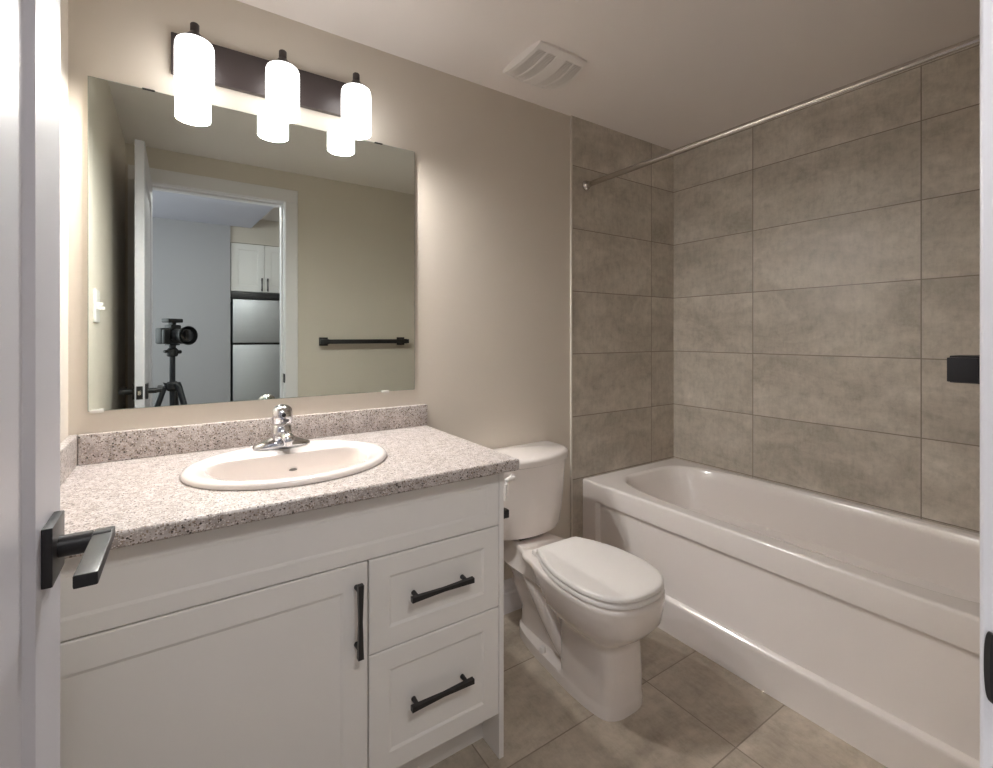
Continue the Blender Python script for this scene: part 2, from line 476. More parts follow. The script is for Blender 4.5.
def pull(parent, p, length, horiz, out=-1.0, depth=0.030, name='pull_handle'):
    """square bar pull with two posts; p = centre on the front face; protrudes along y*out"""
    x, y, z = p; h = length / 2; t = 0.0052
    bm = bmesh.new()
    def seg(a, b, w0, w1):
        a = Vector(a); b = Vector(b); d = (b - a).normalized(); u, v = frame(d)
        loft(bm, [[q + (u * i + v * j) * w for i, j in ((-1, -1), (1, -1), (1, 1), (-1, 1))] for q, w in ((a, w0), (b, w1))])
    e = Vector((1, 0, 0)) if horiz else Vector((0, 0, 1))
    yb = y + out * depth; c = Vector((x, yb, z))
    seg(c - e * h, c - e * (h - .018), t * 1.25, t * 1.15); seg(c - e * (h - .018), c, t * 1.15, t * .85)
    seg(c, c + e * (h - .018), t * .85, t * 1.15); seg(c + e * (h - .018), c + e * h, t * 1.15, t * 1.25)
    for s in (-1, 1):
        q = c + e * s * (h - .018)
        lathe_pts = [q, Vector((q.x, y, q.z))]
        tube(bm, lathe_pts, [.0048, .0062], 12)
    o = obj(name, bm, M['black'], parent, ang=30); o['label'] = 'black bar pull'
    return o
for x0, x1, px in ((KX0 + .002, 0.706, 0.682), (0.710, KX1 - .002, 0.735)):
    bm = bmesh.new(); shaker(bm, -x1, -x0, 0, 1.648, 2.118)      # built facing -y, turned to face +y
    for v in bm.verts: v.co = Vector((-v.co.x, -1.866 - v.co.y, v.co.z))
    d = obj('cabinet_door', bm, M['cabinet'], kc, ang=12)
    pull(d, (px, -1.866, 1.72), 0.13, False, 1.0, 0.028)

hl = thing('added_fill_lamp', 'added round fill lamp on the hall ceiling, out of view, brightening the vanity fronts', 'lamp', (0.28, -0.42, ZC))  # lamp added out of view as fill for the vanity fronts
bm = bmesh.new(); lathe(bm, [(.17, ZC), (.175, ZC - .02), (.17, ZC - .03)], (0.28, -0.42, 0)); obj('fill_lamp_base', bm, M['plastic'], hl)
bm = bmesh.new(); lathe(bm, [(.16, ZC - .030), (.155, ZC - .055), (.11, ZC - .075), (.04, ZC - .085)], (0.28, -0.42, 0)); obj('fill_diffuser', bm, M['hall_fill'], hl)

# ------------------------------------------------------------------ vanity
VX0, VX1 = XL + .002, 0.775
VF = 1.12                      # plane of the fronts
CT = 0.863                     # counter top height
va = thing('vanity_cabinet', 'white vanity cabinet with one door and two drawers under the speckled counter', 'cabinet', (0.26, 1.4, 0))
bm = bmesh.new()
box(bm, VX0, VX0 + .016, VF + .021, D - .002, 0, CT - .033); box(bm, VX0 + .016, VX1 - .016, VF + .021, D - .010, 0.126, 0.142)
box(bm, VX0 + .016, VX1 - .016, D - .010, D - .002, 0.126, CT - .033); box(bm, .37, .386, VF + .021, D - .010, 0.142, .66)
box(bm, VX0 + .016, VX1 - .016, VF + .021, VF + .037, CT - .12, CT - .033)
obj('cabinet_box', bm, M['cab_inside'], va, smooth=False)
bx('end_panel', (VX1 - .016, VX1, VF, D - .002, 0.0, CT - .033), M['cabinet'], va, .001)
bx('toe_kick', (VX0, VX1 - .016, VF + .088, VF + .104, 0.0, 0.126), M['cabinet'], va, .0005)
g = 0.0016
x_l, x_m, x_r = VX0 + .004, 0.378, VX1 - .017
bm = bmesh.new(); shaker(bm, x_l, x_r, VF, .670 + g, CT - .037, .036, rec=.0015); obj('false_front', bm, M['cabinet'], va, ang=12)
bm = bmesh.new(); shaker(bm, x_l, x_m - g, VF, .131, .670 - g, .058); dr = obj('cabinet_door', bm, M['cabinet'], va, ang=12)
pull(dr, (0.349, VF, .547), .172, False)
for z0, z1 in ((.438 + g, .670 - g), (.131, .438 - g)):
    bm = bmesh.new(); shaker(bm, x_m + g, x_r, VF, z0, z1, .050); o = obj('drawer', bm, M['cabinet'], va, ang=12)
    pull(o, (0.566, VF, (z0 + z1) / 2 + .004), .178, True)

# counter with an oval cut-out for the basin
SX, SY, SA, SB = 0.256, 1.388, 0.257, 0.221
CX0, CX1, CY0, CY1 = XL + .001, 0.802, 1.078, D - .001
ct = thing('countertop', 'speckled beige laminate countertop with backsplash on the white vanity', 'countertop', (0.27, 1.39, CT - .032))
bm = bmesh.new(); N = 96
cx, cy = SX, SY
def rectpt(a):
    c, s = math.cos(a), math.sin(a)
    tx = ((CX1 - cx) if c > 0 else (CX0 - cx)) / c if abs(c) > 1e-9 else 1e9
    ty = ((CY1 - cy) if s > 0 else (CY0 - cy)) / s if abs(s) > 1e-9 else 1e9
    t = min(tx, ty); return (cx + c * t, cy + s * t)
angs = [2 * math.pi * k / N for k in range(N)] + [math.atan2(y - cy, x - cx) % (2 * math.pi) for x in (CX0, CX1) for y in (CY0, CY1)]
angs = sorted(set(round(a, 6) for a in angs))
def inring(z): return [Vector((cx + (SA - .02) * math.cos(a), cy + (SB - .02) * math.sin(a), z)) for a in angs]
def outring(z): return [Vector((*rectpt(a), z)) for a in angs]
b_, t_ = CT - .032, CT
loft(bm, [inring(t_), outring(t_), outring(b_), inring(b_), inring(t_)], False, False)
bmesh.ops.remove_doubles(bm, verts=bm.verts[:], dist=1e-5)
obj('worktop', bm, M['granite'], ct, ang=30, bev=0.005)
bx('backsplash', (CX0 + .021, CX1, D - .021, D - .001, CT + .0005, CT + .082), M['granite'], ct, .004)
bx('side_splash', (CX0, CX0 + .020, CY0 + .06, D - .001, CT + .0005, CT + .082), M['granite'], ct, .004)

# basin
def sup(c, a, bf, bb, n, k, N=72):
    t = 2 * math.pi * k / N
    cc, ss = math.cos(t), math.sin(t)
    x = a * math.copysign(abs(cc) ** (2 / n), cc)
    y = (bb if ss > 0 else bf) * math.copysign(abs(ss) ** (2 / n), ss)
    return (c[0] + x, c[1] + y)
sk = thing('sink', 'white oval drop-in basin set in the speckled countertop', 'sink', (SX, SY, CT))
bm = bmesh.new()
def oval(d, z): return [Vector((SX + (SA - d) * math.cos(2 * math.pi * k / 72), SY + (SB - d) * math.sin(2 * math.pi * k / 72), z)) for k in range(72)]
def bowl(s, z, yo=0.0):
    out = []
    for k in range(72):
        t = 2 * math.pi * k / 72; ss = math.sin(t)
        x, y = sup((SX, 1.395 + yo), (.202) * s, .208 * s, .050 * s, 2.0 if ss <= 0 else 5.0, k)
        out.append(Vector((x, y, z)))
    return out
rings = [oval(.030, CT - .03), oval(.030, CT + .001), oval(.002, CT + .001), oval(0, CT + .006), oval(.004, CT + .013), oval(.014, CT + .017), oval(.024, CT + .016)]
rings += [bowl(1.03, CT + .013), bowl(1.0, CT + .008), bowl(.985, CT - .004), bowl(.965, CT - .03), bowl(.94, CT - .07), bowl(.89, CT - .11), bowl(.78, CT - .138), bowl(.45, CT - .150), bowl(.14, CT - .154)]
loft(bm, rings, False, True)
# outer underside of the bowl
loft(bm, [oval(.030, CT - .03), bowl(1.03, CT - .04), bowl(1.0, CT - .10), bowl(.8, CT - .155), bowl(.14, CT - .168)], False, True)
obj('basin', bm, M['porcelain'], sk, ang=60)
bm = bmesh.new(); lathe(bm, [(.028, CT - .1535), (.028, CT - .151), (.020, CT - .150), (.018, CT - .152)], (SX, 1.385, 0)); obj('drain', bm, M['chrome'], sk)
bm = bmesh.new()
lathe(bm, [(.0075, 0), (.0075, .0015), (.006, .0015), (.006, .0005)], (0, 0, 0), 'z', 24)
for v in bm.verts: v.co = Matrix.Translation((SX + .012, 1.4425, CT - .032)) @ Matrix.Rotation(math.radians(86), 4, 'X') @ Vector((v.co.x * 1.5, v.co.y * .45, v.co.z))
obj('overflow_hole', bm, M['hose'], sk)

# faucet
fa = thing('faucet', 'chrome single-lever faucet on the back rim of the oval sink', 'faucet', (SX, 1.545, CT + .016))
FZ = CT + .0165; FY = 1.545
bm = bmesh.new()
rings = []
for s, z in ((1.0, 0), (1.0, .006), (.93, .012), (.70, .020), (.40, .030), (.30, .04)):
    ring = []
    for k in range(40):
        t = 2 * math.pi * k / 40
        ring.append(Vector((SX + .080 * s * math.copysign(abs(math.cos(t)) ** .8, math.cos(t)), FY + (.030 if s > .5 else .027) * (s ** .3) * math.copysign(abs(math.sin(t)) ** .8, math.sin(t)), FZ + z)))
    rings.append(ring)
loft(bm, rings); obj('base_plate', bm, M['chrome'], fa, ang=50)
def slab(bm, rows, n=32, e=3.2, c=None):
    """stack of rounded-rectangle rings: (z, y offset, half width, half depth)"""
    rings = []
    for z, yo, hw, hdp in rows:
        ring = []
        for k in range(n):
            t = 2 * math.pi * k / n; cc, ss = math.cos(t), math.sin(t)
            ring.append(Vector((SX + hw * math.copysign(abs(cc) ** (2 / e), cc), FY + yo + hdp * math.copysign(abs(ss) ** (2 / e), ss), FZ + z)))
        rings.append(ring)
    loft(bm, rings)
bm = bmesh.new(); slab(bm, [(.004, 0, .036, .027), (.020, 0, .033, .026), (.040, -.002, .029, .025), (.060, -.002, .0265, .024), (.066, -.002, .022, .02)]); obj('body', bm, M['chrome'], fa, ang=50)
bm = bmesh.new()
rings = []
for y, z, w, h in ((0, .030, .024, .020), (-.03, .036, .023, .017), (-.06, .042, .020, .014), (-.085, .044, .018, .012), (-.102, .041, .016, .011), (-.109, .036, .012, .008)):
    rings.append([Vector((SX + w * math.cos(2 * math.pi * k / 24), FY + y, FZ + z + h * math.sin(2 * math.pi * k / 24))) for k in range(24)])
loft(bm, rings); sp = obj('spout', bm, M['chrome'], fa, ang=50)
bm = bmesh.new(); lathe(bm, [(.0105, FZ + .020), (.0115, FZ + .034)], (SX, FY - .096, 0), 'z', 20); obj('aerator', bm, M['chrome'], sp)
bm = bmesh.new(); slab(bm, [(.069, -.002, .022, .020), (.072, -.003, .0275, .024), (.086, -.005, .0285, .025), (.103, -.006, .0285, .024), (.114, -.005, .0260, .021), (.121, -.003, .019, .016), (.125, -.002, .009, .008)], e=2.4); hd = obj('handle', bm, M['chrome'], fa, ang=50)
bm = bmesh.new(); lathe(bm, [(.006, 0), (.006, -.002), (.004, -.003)], (SX, FY - .030, FZ + .098), 'y', 20); obj('index_button', bm, M['dark'], hd)
bm = bmesh.new()
rings = []
for y, z, w, h in ((-.015, .080, .012, .007), (-.035, .081, .011, .006), (-.052, .084, .012, .006), (-.062, .086, .008, .004)):
    rings.append([Vector((SX + w * math.cos(2 * math.pi * k / 24), FY + y, FZ + z + h * math.sin(2 * math.pi * k / 24))) for k in range(24)])
loft(bm, rings); obj('lever', bm, M['chrome'], hd, ang=50)

# ------------------------------------------------------------------ mirror
MX0, MX1, MZ0, MZ1 = -0.209, 0.754, 1.005, 1.923
mi = thing('mirror', 'large frameless wall mirror above the vanity', 'mirror', (0.27, D - .003, MZ0))
bx('glass_pane', (MX0, MX1, D - .0055, D - .001, MZ0, MZ1), M['mirror_edge'], mi, smooth=False)
bm = bmesh.new(); vs = [bm.verts.new(p) for p in ((MX0 + .001, D - .0058, MZ0 + .001), (MX1 - .001, D - .0058, MZ0 + .001), (MX1 - .001, D - .0058, MZ1 - .001), (MX0 + .001, D - .0058, MZ1 - .001))]
bm.faces.new(vs); obj('reflective_face', bm, M['mirror'], mi, smooth=False)
for x, z, dark in ((-0.19, MZ0, 0), (0.635, MZ0, 0), (-0.075, MZ1, 1), (0.61, MZ1, 1)):
    s = 1 if dark else -1
    bx('mirror_clip', (x - .015, x + .015, D - .010, D - .0062, z - (.0015 if s > 0 else .005), z + (.0015 if s > 0 else .004)), M['black'] if dark else M['clear'], mi, .001)

# ------------------------------------------------------------------ vanity light
vl = thing('vanity_light', 'three-shade vanity light with dark bronze backplate above the mirror', 'wall lamp', (0.267, D - .01, 2.04))
bx('backplate', (-0.022, 0.556, D - .022, D - .001, 1.985, 2.103), M['bronze'], vl, .003)
for x in (0.0354, 0.268, 0.499):
    y = 1.604
    bm = bmesh.new()
    # arm from the plate up and over to the socket cap, then cap and finial
    tube(bm, [(x, D - .022, 2.045), (x, D - .045, 2.050), (x, y + .02, 2.066), (x, y, 2.068)], .007, 12)
    lathe(bm, [(.034, 2.050), (.028, 2.062), (.016, 2.073), (.012, 2.080)], (x, y, 0))
    lathe(bm, [(.0115, 2.080), (.0115, 2.101), (.0095, 2.104)], (x, y, 0), 'z', 20)
    arm = obj('lamp_arm', bm, M['bronze'], vl)
    bm = bmesh.new()
    lathe(bm, [(.026, 2.054), (.040, 2.052), (.0450, 2.048), (.048, 2.040), (.049, 2.025), (.049, 1.899), (.046, 1.899), (.046, 2.02), (.043, 2.038), (.028, 2.046), (.026, 2.054)], (x, y, 0), 'z', 48, cap=False)
    sh = obj('lamp_shade', bm, M['shade'], vl)
    bm = bmesh.new(); lathe(bm, [(.012, 2.050), (.014, 2.03), (.028, 2.00), (.030, 1.965), (.024, 1.960), (.008, 1.952)], (x, y, 0), 'z', 24)
    obj('bulb', bm, M['shade'], sh)
    pl = bpy.data.lights.new('bulb_light', 'POINT'); pl.energy = BULB; pl.color = (1.0, 0.985, 0.972); pl.shadow_soft_size = .026
    po = bpy.data.objects.new('bulb_light', pl); COL.objects.link(po); po.location = (x, y, 1.920)

# ------------------------------------------------------------------ exhaust vent in the ceiling
vt = thing('exhaust_fan_grille', 'white square bowed exhaust fan grille on the ceiling', 'vent', (1.19, 1.44, ZC))
VXc, VYc, VH = 1.19, 1.442, 0.124
bm = bmesh.new()
def vz(x, y):      # bowed face: lowest in the middle
    u = (x - VXc) / VH; w = (y - VYc) / VH
    return ZC - .006 - .026 * max(0, 1 - w * w) ** .8 - .004 * max(0, 1 - u * u)
G = 24
def vent_grid(bm, x0, x1, y0, y1, off, nx=10, ny=24):
    vv = [[bm.verts.new((x0 + (x1 - x0) * i / nx, y0 + (y1 - y0) * j / ny, vz(x0 + (x1 - x0) * i / nx, y0 + (y1 - y0) * j / ny) + off)) for j in range(ny + 1)] for i in range(nx + 1)]
    top = [[bm.verts.new((v.co.x, v.co.y, ZC)) for v in r] for r in vv]
    for i in range(nx):
        for j in range(ny):
            bm.faces.new((vv[i][j], vv[i][j + 1], vv[i + 1][j + 1], vv[i + 1][j]))
            bm.faces.new((top[i][j], top[i + 1][j], top[i + 1][j + 1], top[i][j + 1]))
    for i in range(nx):
        for j in (0, ny):
            bm.faces.new((vv[i][j], vv[i + 1][j], top[i + 1][j], top[i][j]))
    for j in range(ny):
        for i in (0, nx):
            bm.faces.new((vv[i][j], vv[i][j + 1], top[i][j + 1], top[i][j]))
xs = [VXc - VH + f * 2 * VH for f in (0, .05, .215, .245, .40, .60, .755, .785, .95, 1.0)]
for a, b in ((0, 1), (2, 3), (4, 5), (6, 7), (8, 9)): vent_grid(bm, xs[a], xs[b], VYc - VH, VYc + VH, 0, 4)
vent_grid(bm, xs[0], xs[-1], VYc - VH, VYc - VH + .022, 0, 12, 4); vent_grid(bm, xs[0], xs[-1], VYc + VH - .022, VYc + VH, 0, 12, 4)
box(bm, VXc - VH, VXc + VH, VYc - VH, VYc + VH, ZC - .006, ZC, .002)
def bulge(bm):
    for v in bm.verts:
        w = (v.co.y - VYc) / VH; u = (v.co.x - VXc) / VH
        v.co.x = VXc + (v.co.x - VXc) * (0.93 + 0.10 * (1 - w * w))
        v.co.y = VYc + (v.co.y - VYc) * (0.96 + 0.06 * (1 - u * u))
bulge(bm)
obj('cover', bm, M['plastic'], vt, ang=30)
for a, b in ((1, 2), (3, 4), (5, 6), (7, 8)):
    bm = bmesh.new(); n = 34
    for k in range(n):
        y = VYc - VH + .022 + (2 * VH - .044) * (k + .5) / n
        z = vz((xs[a] + xs[b]) / 2, y)
        box(bm, xs[a], xs[b], y - .0017, y + .0017, z + .001, z + .007)
    bulge(bm); obj('louvre_strip', bm, M['plastic'], vt, smooth=False)
bm = bmesh.new(); box(bm, VXc - VH * .92, VXc + VH * .92, VYc - VH * .88, VYc + VH * .88, ZC - .0085, ZC - .0061); obj('gap_shadow_sheet', bm, M['dark'], vt, smooth=False)  # dark sheet painting the shadow in the gaps between the louvres

# ------------------------------------------------------------------ shower rod
rd = thing('shower_curtain_rod', 'satin steel shower curtain rod across the top of the tub alcove', 'rod', (1.662, 0.9, 1.945))
RX, RZ = 1.662, 1.952
bm = bmesh.new(); tube(bm, [(RX, YE + .012, RZ), (RX, D - .012, RZ)], .0125, 24); obj('rod', bm, M['satin'], rd)
for y, s in ((D - .0095, -1), (YE + .0095, 1)):
    bm = bmesh.new()
    lathe(bm, [(.024, 0), (.024, .004), (.017, .012), (.0145, .03)], (0, 0, 0), 'y', 28)
    for v in bm.verts: v.co = Vector((RX + v.co.x, y + s * v.co.y, RZ + v.co.z))
    obj('flange', bm, M['satin'], rd)

# ------------------------------------------------------------------ bathtub
TBX0, TBX1, TBY0, TBY1, TBZ = 1.641, XR - .010, YE + .010, D - .010, 0.513
tb = thing('bathtub', 'white alcove bathtub with recessed front apron against the grey tiles', 'bathtub', (2.0, 0.9, 0))
bm = bmesh.new(); N = 96
ocx, ocy, oa, ob_ = (TBX0 + TBX1) / 2, (TBY0 + TBY1) / 2, (TBX1 - TBX0) / 2, (TBY1 - TBY0) / 2
def orect(d, z):
    out = []
    for k in range(N):
        a = 2 * math.pi * k / N; c, s = math.cos(a), math.sin(a); m = max(abs(c), abs(s))
        out.append(Vector((ocx + (oa - d) * c / m, ocy + (ob_ - d) * s / m, z)))
    return out
def isup(x0, x1, y0, y1, n, z):
    out = []; ccx, ccy, a_, b2 = (x0 + x1) / 2, (y0 + y1) / 2, (x1 - x0) / 2, (y1 - y0) / 2
    for k in range(N):
        a = 2 * math.pi * k / N; c, s = math.cos(a), math.sin(a)
        r = (abs(c) ** n + abs(s) ** n) ** (-1 / n)
        out.append(Vector((ccx + a_ * c * r, ccy + b2 * s * r, z)))
    return out
rings = [orect(0, TBZ - .017), orect(0, TBZ - .011), orect(0, TBZ - .007), orect(.002, TBZ - .003), orect(.006, TBZ - .0005), orect(.012, TBZ),
         orect(.016, TBZ),
         isup(1.697, 2.324, .182, 1.614, 4.2, TBZ), isup(1.700, 2.322, .185, 1.612, 4.2, TBZ), isup(1.707, 2.316, .193, 1.604, 4.2, TBZ - .003), isup(1.714, 2.310, .202, 1.596, 4.2, TBZ - .012),
         isup(1.722, 2.302, .215, 1.580, 4.2, TBZ - .06), isup(1.735, 2.290, .235, 1.55, 4.2, TBZ - .14), isup(1.742, 2.282, .25, 1.52, 4.2, TBZ - .20), isup(1.775, 2.25, .28, 1.46, 4.6, TBZ - .22),
         isup(1.785, 2.24, .31, 1.42, 4.6, TBZ - .33), isup(1.82, 2.21, .36, 1.37, 4.4, TBZ - .375), isup(1.92, 2.11, .48, 1.25, 4, TBZ - .385)]
loft(bm, rings, False, True)
# apron: profile swept along y
pA = [(0, TBZ - .017), (0, .428), (0, .424), (0, .418), (0, .41), (0, .30), (0, .165), (0, .147), (0, .141), (0, .136), (.000, .130), (.001, .12), (.006, .05), (.010, 0)]
pB = [(0, TBZ - .017), (0, .428), (.001, .424), (.018, .421), (.018, .41), (.018, .30), (.018, .165), (.017, .150), (.003, .141), (.0005, .137), (.000, .130), (.001, .12), (.006, .05), (.010, 0)]
loft(bm, [[Vector((TBX0 + d, y, z)) for d, z in p] for y, p in ((TBY1, pA), (1.606, pA), (1.592, pB), (TBY0, pB))], False, False, closed=False)
# end skirts close the shell
for y in (TBY0, TBY1):
    vs = [bm.verts.new((x, y, z)) for x, z in ((TBX0 + .02, 0), (TBX1, 0), (TBX1, TBZ - .017), (TBX0, TBZ - .017))]; bm.faces.new(vs)
vs = [bm.verts.new((TBX1, y, z)) for y, z in ((TBY0, 0), (TBY1, 0), (TBY1, TBZ - .017), (TBY0, TBZ - .017))]; bm.faces.new(vs)
obj('tub_shell', bm, M['acrylic'], tb, ang=40)
bm = bmesh.new(); lathe(bm, [(.03, TBZ - .384), (.03, TBZ - .381), (.02, TBZ - .380)], (2.015, .55, 0), 'z', 28); obj('drain', bm, M['chrome'], tb)

# ------------------------------------------------------------------ toilet
TC = 1.20
to = thing('toilet', 'white two-piece toilet with closed lid between vanity and tub', 'toilet', (TC, 1.3, 0))
def mirror_ring(half, z):
    """half: list of (dx, y) from front centre (dx 0) to back centre (dx 0)"""
    right = [Vector((TC + x, y, z)) for x, y in half]
    left = [Vector((TC - x, y, z)) for x, y in reversed(half[1:-1])]
    return right + left
def spline(pts, n):
    """resample an open outline by arc length (Catmull-Rom)"""
    P = [Vector((x, y, 0)) for x, y in pts]
    dense = []
    for i in range(len(P) - 1):
        p0 = P[i - 1] if i else Vector((-P[1].x, P[1].y, 0)); p1, p2 = P[i], P[i + 1]
        p3 = P[i + 2] if i + 2 < len(P) else Vector((-P[-2].x, P[-2].y, 0))
        for k in range(12):
            t = k / 12
            dense.append(0.5 * ((2 * p1) + (-p0 + p2) * t + (2 * p0 - 5 * p1 + 4 * p2 - p3) * t * t + (-p0 + 3 * p1 - 3 * p2 + p3) * t ** 3))
    dense.append(P[-1])
    L = [0]
    for a, b in zip(dense[:-1], dense[1:]): L.append(L[-1] + (b - a).length)
    out = []; j = 0
    for k in range(n):
        s = L[-1] * k / (n - 1)
        while j < len(L) - 2 and L[j + 1] < s: j += 1
        f = (s - L[j]) / max(1e-9, L[j + 1] - L[j]); q = dense[j].lerp(dense[j + 1], min(1, f)); out.append((q.x, q.y))
    out[0] = (0, out[0][1]); out[-1] = (0, out[-1][1])
    return out
NH = 40
flange = [(0, 1.018), (.05, 1.022), (.086, 1.045), (.100, 1.10), (.104, 1.20), (.096, 1.31), (.082, 1.44), (.060, 1.53), (.032, 1.570), (0, 1.576)]
ped = [(0, 1.020), (.05, 1.024), (.085, 1.047), (.099, 1.10), (.101, 1.18), (.096, 1.245), (.062, 1.262), (.052, 1.33), (.050, 1.44), (.044, 1.53), (.026, 1.565), (0, 1.568)]
ped2 = [(0, 1.026), (.05, 1.030), (.082, 1.053), (.095, 1.10), (.097, 1.18), (.092, 1.245), (.072, 1.272), (.062, 1.33), (.060, 1.45), (.058, 1.56), (.04, 1.605), (0, 1.608)]
mid = [(0, .976), (.06, .985), (.108, 1.020), (.135, 1.09), (.141, 1.17), (.130, 1.255), (.100, 1.32), (.080, 1.37), (.075, 1.47), (.078, 1.57), (.06, 1.63), (0, 1.635)]
up1 = [(0, .950), (.068, .959), (.120, .997), (.151, 1.07), (.157, 1.16), (.150, 1.26), (.118, 1.33), (.108, 1.40), (.108, 1.48), (.105, 1.58), (.08, 1.645), (0, 1.65)]
up2 = [(0, .942), (.069, .951), (.123, .989), (.156, 1.06), (.163, 1.15), (.154, 1.26), (.138, 1.33), (.110, 1.385), (.102, 1.44), (.080, 1.58), (.065, 1.655), (0, 1.66)]
rim = [(0, .940), (.069, .949), (.125, .987), (.158, 1.06), (.166, 1.15), (.158, 1.25), (.142, 1.33), (.128, 1.385), (.124, 1.43), (.100, 1.475), (.075, 1.60), (.070, 1.655), (0, 1.66)]
def R(o, z): return mirror_ring(spline(o, NH), z)
bm = bmesh.new()
loft(bm, [R(flange, 0), R(flange, .030), R([(x * .985, y + .001) for x, y in flange], .038), R(ped, .046), R(ped, .06), R(ped, .12), R(ped2, .20), R(ped2, .222), R([(a[0] * .62 + b[0] * .38, a[1] * .62 + b[1] * .38) for a, b in zip(spline(ped2, NH), spline(mid, NH))], .240), R(mid, .264), R(up1, .298),
          R(up2, .345), R(rim, .368), R(rim, .380), R([(x * .97, y + (1.2 - y) * .02) for x, y in rim], .385)])
for s in (-1, 1):     # the trapway bulging out at the rear
    tube(bm, [(TC + s * .058, 1.56, .34), (TC + s * .060, 1.49, .31), (TC + s * .063, 1.41, .25), (TC + s * .064, 1.34, .175), (TC + s * .058, 1.275, .11), (TC + s * .045, 1.23, .06)],
         [.02, .032, .038, .036, .034, .03], 20)
obj('bowl', bm, M['porcelain'], to, ang=50)
for s in (-1, 1):
    bm = bmesh.new(); lathe(bm, [(.013, .036), (.013, .046), (.009, .056), (.003, .059)], (TC + s * .080, 1.365, 0), 'z', 20); obj('bolt_cap', bm, M['plastic'], to)
seat_o = [(0, .944), (.068, .953), (.124, .990), (.157, 1.06), (.164, 1.14), (.158, 1.22), (.136, 1.30), (.108, 1.360), (.101, 1.376), (.088, 1.382), (.05, 1.383), (0, 1.383)]
def inset(o, d, cyy=1.17): 
    return [(max(0, x - d * (x / .17)), y + (d if y < cyy else -d) * min(1, abs(y - cyy) / .22)) for x, y in o]
bm = bmesh.new(); loft(bm, [R(inset(seat_o, .004), .387), R(seat_o, .390), R(seat_o, .400), R(inset(seat_o, .004), .404)]); obj('seat', bm, M['plastic'], to, ang=50)
bm = bmesh.new(); loft(bm, [R(inset(seat_o, .004), .4075), R(inset(seat_o, .0005), .4095), R(inset(seat_o, .001), .4175), R(inset(seat_o, .004), .4215), R(inset(seat_o, .009), .4230), R(inset(seat_o, .015), .4236), R(inset(seat_o, .06), .4245)]); obj('seat_lid', bm, M['plastic'], to, ang=50)
for s in (-1, 1):
    bx('seat_hinge', (TC + s * .075 - .022, TC + s * .075 + .022, 1.384, 1.410, .386, .405), M['plastic'], to, .006)
def tank_o(hw, yf, bow, yb=1.686):
    return [(0, yf), (hw * .4, yf + bow * .14), (hw * .75, yf + bow * .55), (hw * .93, yf + bow), (hw, yf + bow + .04), (hw * .985, yb - .02), (hw * .93, yb), (hw * .4, yb), (0, yb)]
bm = bmesh.new()
loft(bm, [R(tank_o(.150, 1.515, .045), .400), R(tank_o(.168, 1.498, .055), .404), R(tank_o(.178, 1.490, .058), .425), R(tank_o(.190, 1.485, .06), .50), R(tank_o(.205, 1.474, .07), .65), R(tank_o(.208, 1.472, .07), .690)])
obj('tank', bm, M['porcelain'], to, ang=50)
bm = bmesh.new()
loft(bm, [R(tank_o(.214, 1.468, .075, 1.690), .690), R(tank_o(.221, 1.460, .08, 1.692), .694), R(tank_o(.223, 1.458, .08, 1.692), .712), R(tank_o(.220, 1.461, .08, 1.691), .722), R(tank_o(.205, 1.475, .075, 1.682), .729)])
obj('tank_lid', bm, M['porcelain'], to, ang=50)
bx('tank_gasket', (TC - .06, TC + .06, 1.53, 1.64, .380, .402), M['dark'], to)
bm = bmesh.new()
lathe(bm, [(.014, 0), (.014, -.022)], (TC - .125, 1.510, .662), 'y', 20)
tube(bm, [(TC - .125, 1.484, .662), (TC - .155, 1.478, .664), (TC - .166, 1.477, .660), (TC - .168, 1.477, .648), (TC - .168, 1.480, .585)], [.008, .008, .009, .009, .008], 12)
obj('flush_lever', bm, M['plastic'], to)

# ------------------------------------------------------------------ toilet paper holder on the end of the vanity
tp = thing('toilet_paper_holder', 'black square toilet paper holder on the side of the vanity facing the toilet', 'holder', (VX1, 1.22, .665))
bx('mount_plate', (VX1, VX1 + .008, 1.175, 1.215, .647, .687), M['black'], tp, .001)
bx('arm', (VX1 + .008, VX1 + .064, 1.183, 1.207, .655, .679), M['black'], tp, .001)
bx('roll_bar', (VX1 + .044, VX1 + .064, 1.207, 1.345, .657, .677), M['black'], tp, .001)

# ------------------------------------------------------------------ towel bar on the entry wall
tw = thing('towel_bar', 'black square towel bar on the beige wall beside the door', 'towel bar', (1.08, YE, 1.17))
TZ = 1.172
for x in (0.803, 1.353):
    bm = bmesh.new(); box(bm, x - .028, x + .028, YE, YE + .012, TZ - .028, TZ + .028, .001); box(bm, x - .019, x + .019, YE + .012, YE + .083, TZ - .0165, TZ + .0165, .001)
    obj('bracket', bm, M['black'], tw, ang=25)
bx('bar', (0.768, 1.388, YE + .055, YE + .082, TZ - .0145, TZ + .0145), M['black'], tw, .001)

# ------------------------------------------------------------------ light switch on the left wall
lsw = thing('light_switch', 'white two-gang light switch on the left wall, seen in the mirror', 'light switch', (XL, 1.19, 1.32))
bx('cover_plate', (XL, XL + .006, 1.135, 1.250, 1.260, 1.376), M['plastic'], lsw, .002)
for y, s in ((1.168, -1), (1.217, 1)):
    bm = bmesh.new(); box(bm, XL + .006, XL + .011, y - .006, y + .006, 1.305, 1.331, .001)
    box(bm, XL + .008, XL + .024, y - .0035, y + .0035, 1.318 + (0 if s > 0 else -.012), 1.318 + (.012 if s > 0 else 0), .001)
    obj('toggle', bm, M['plastic'], lsw, ang=25)

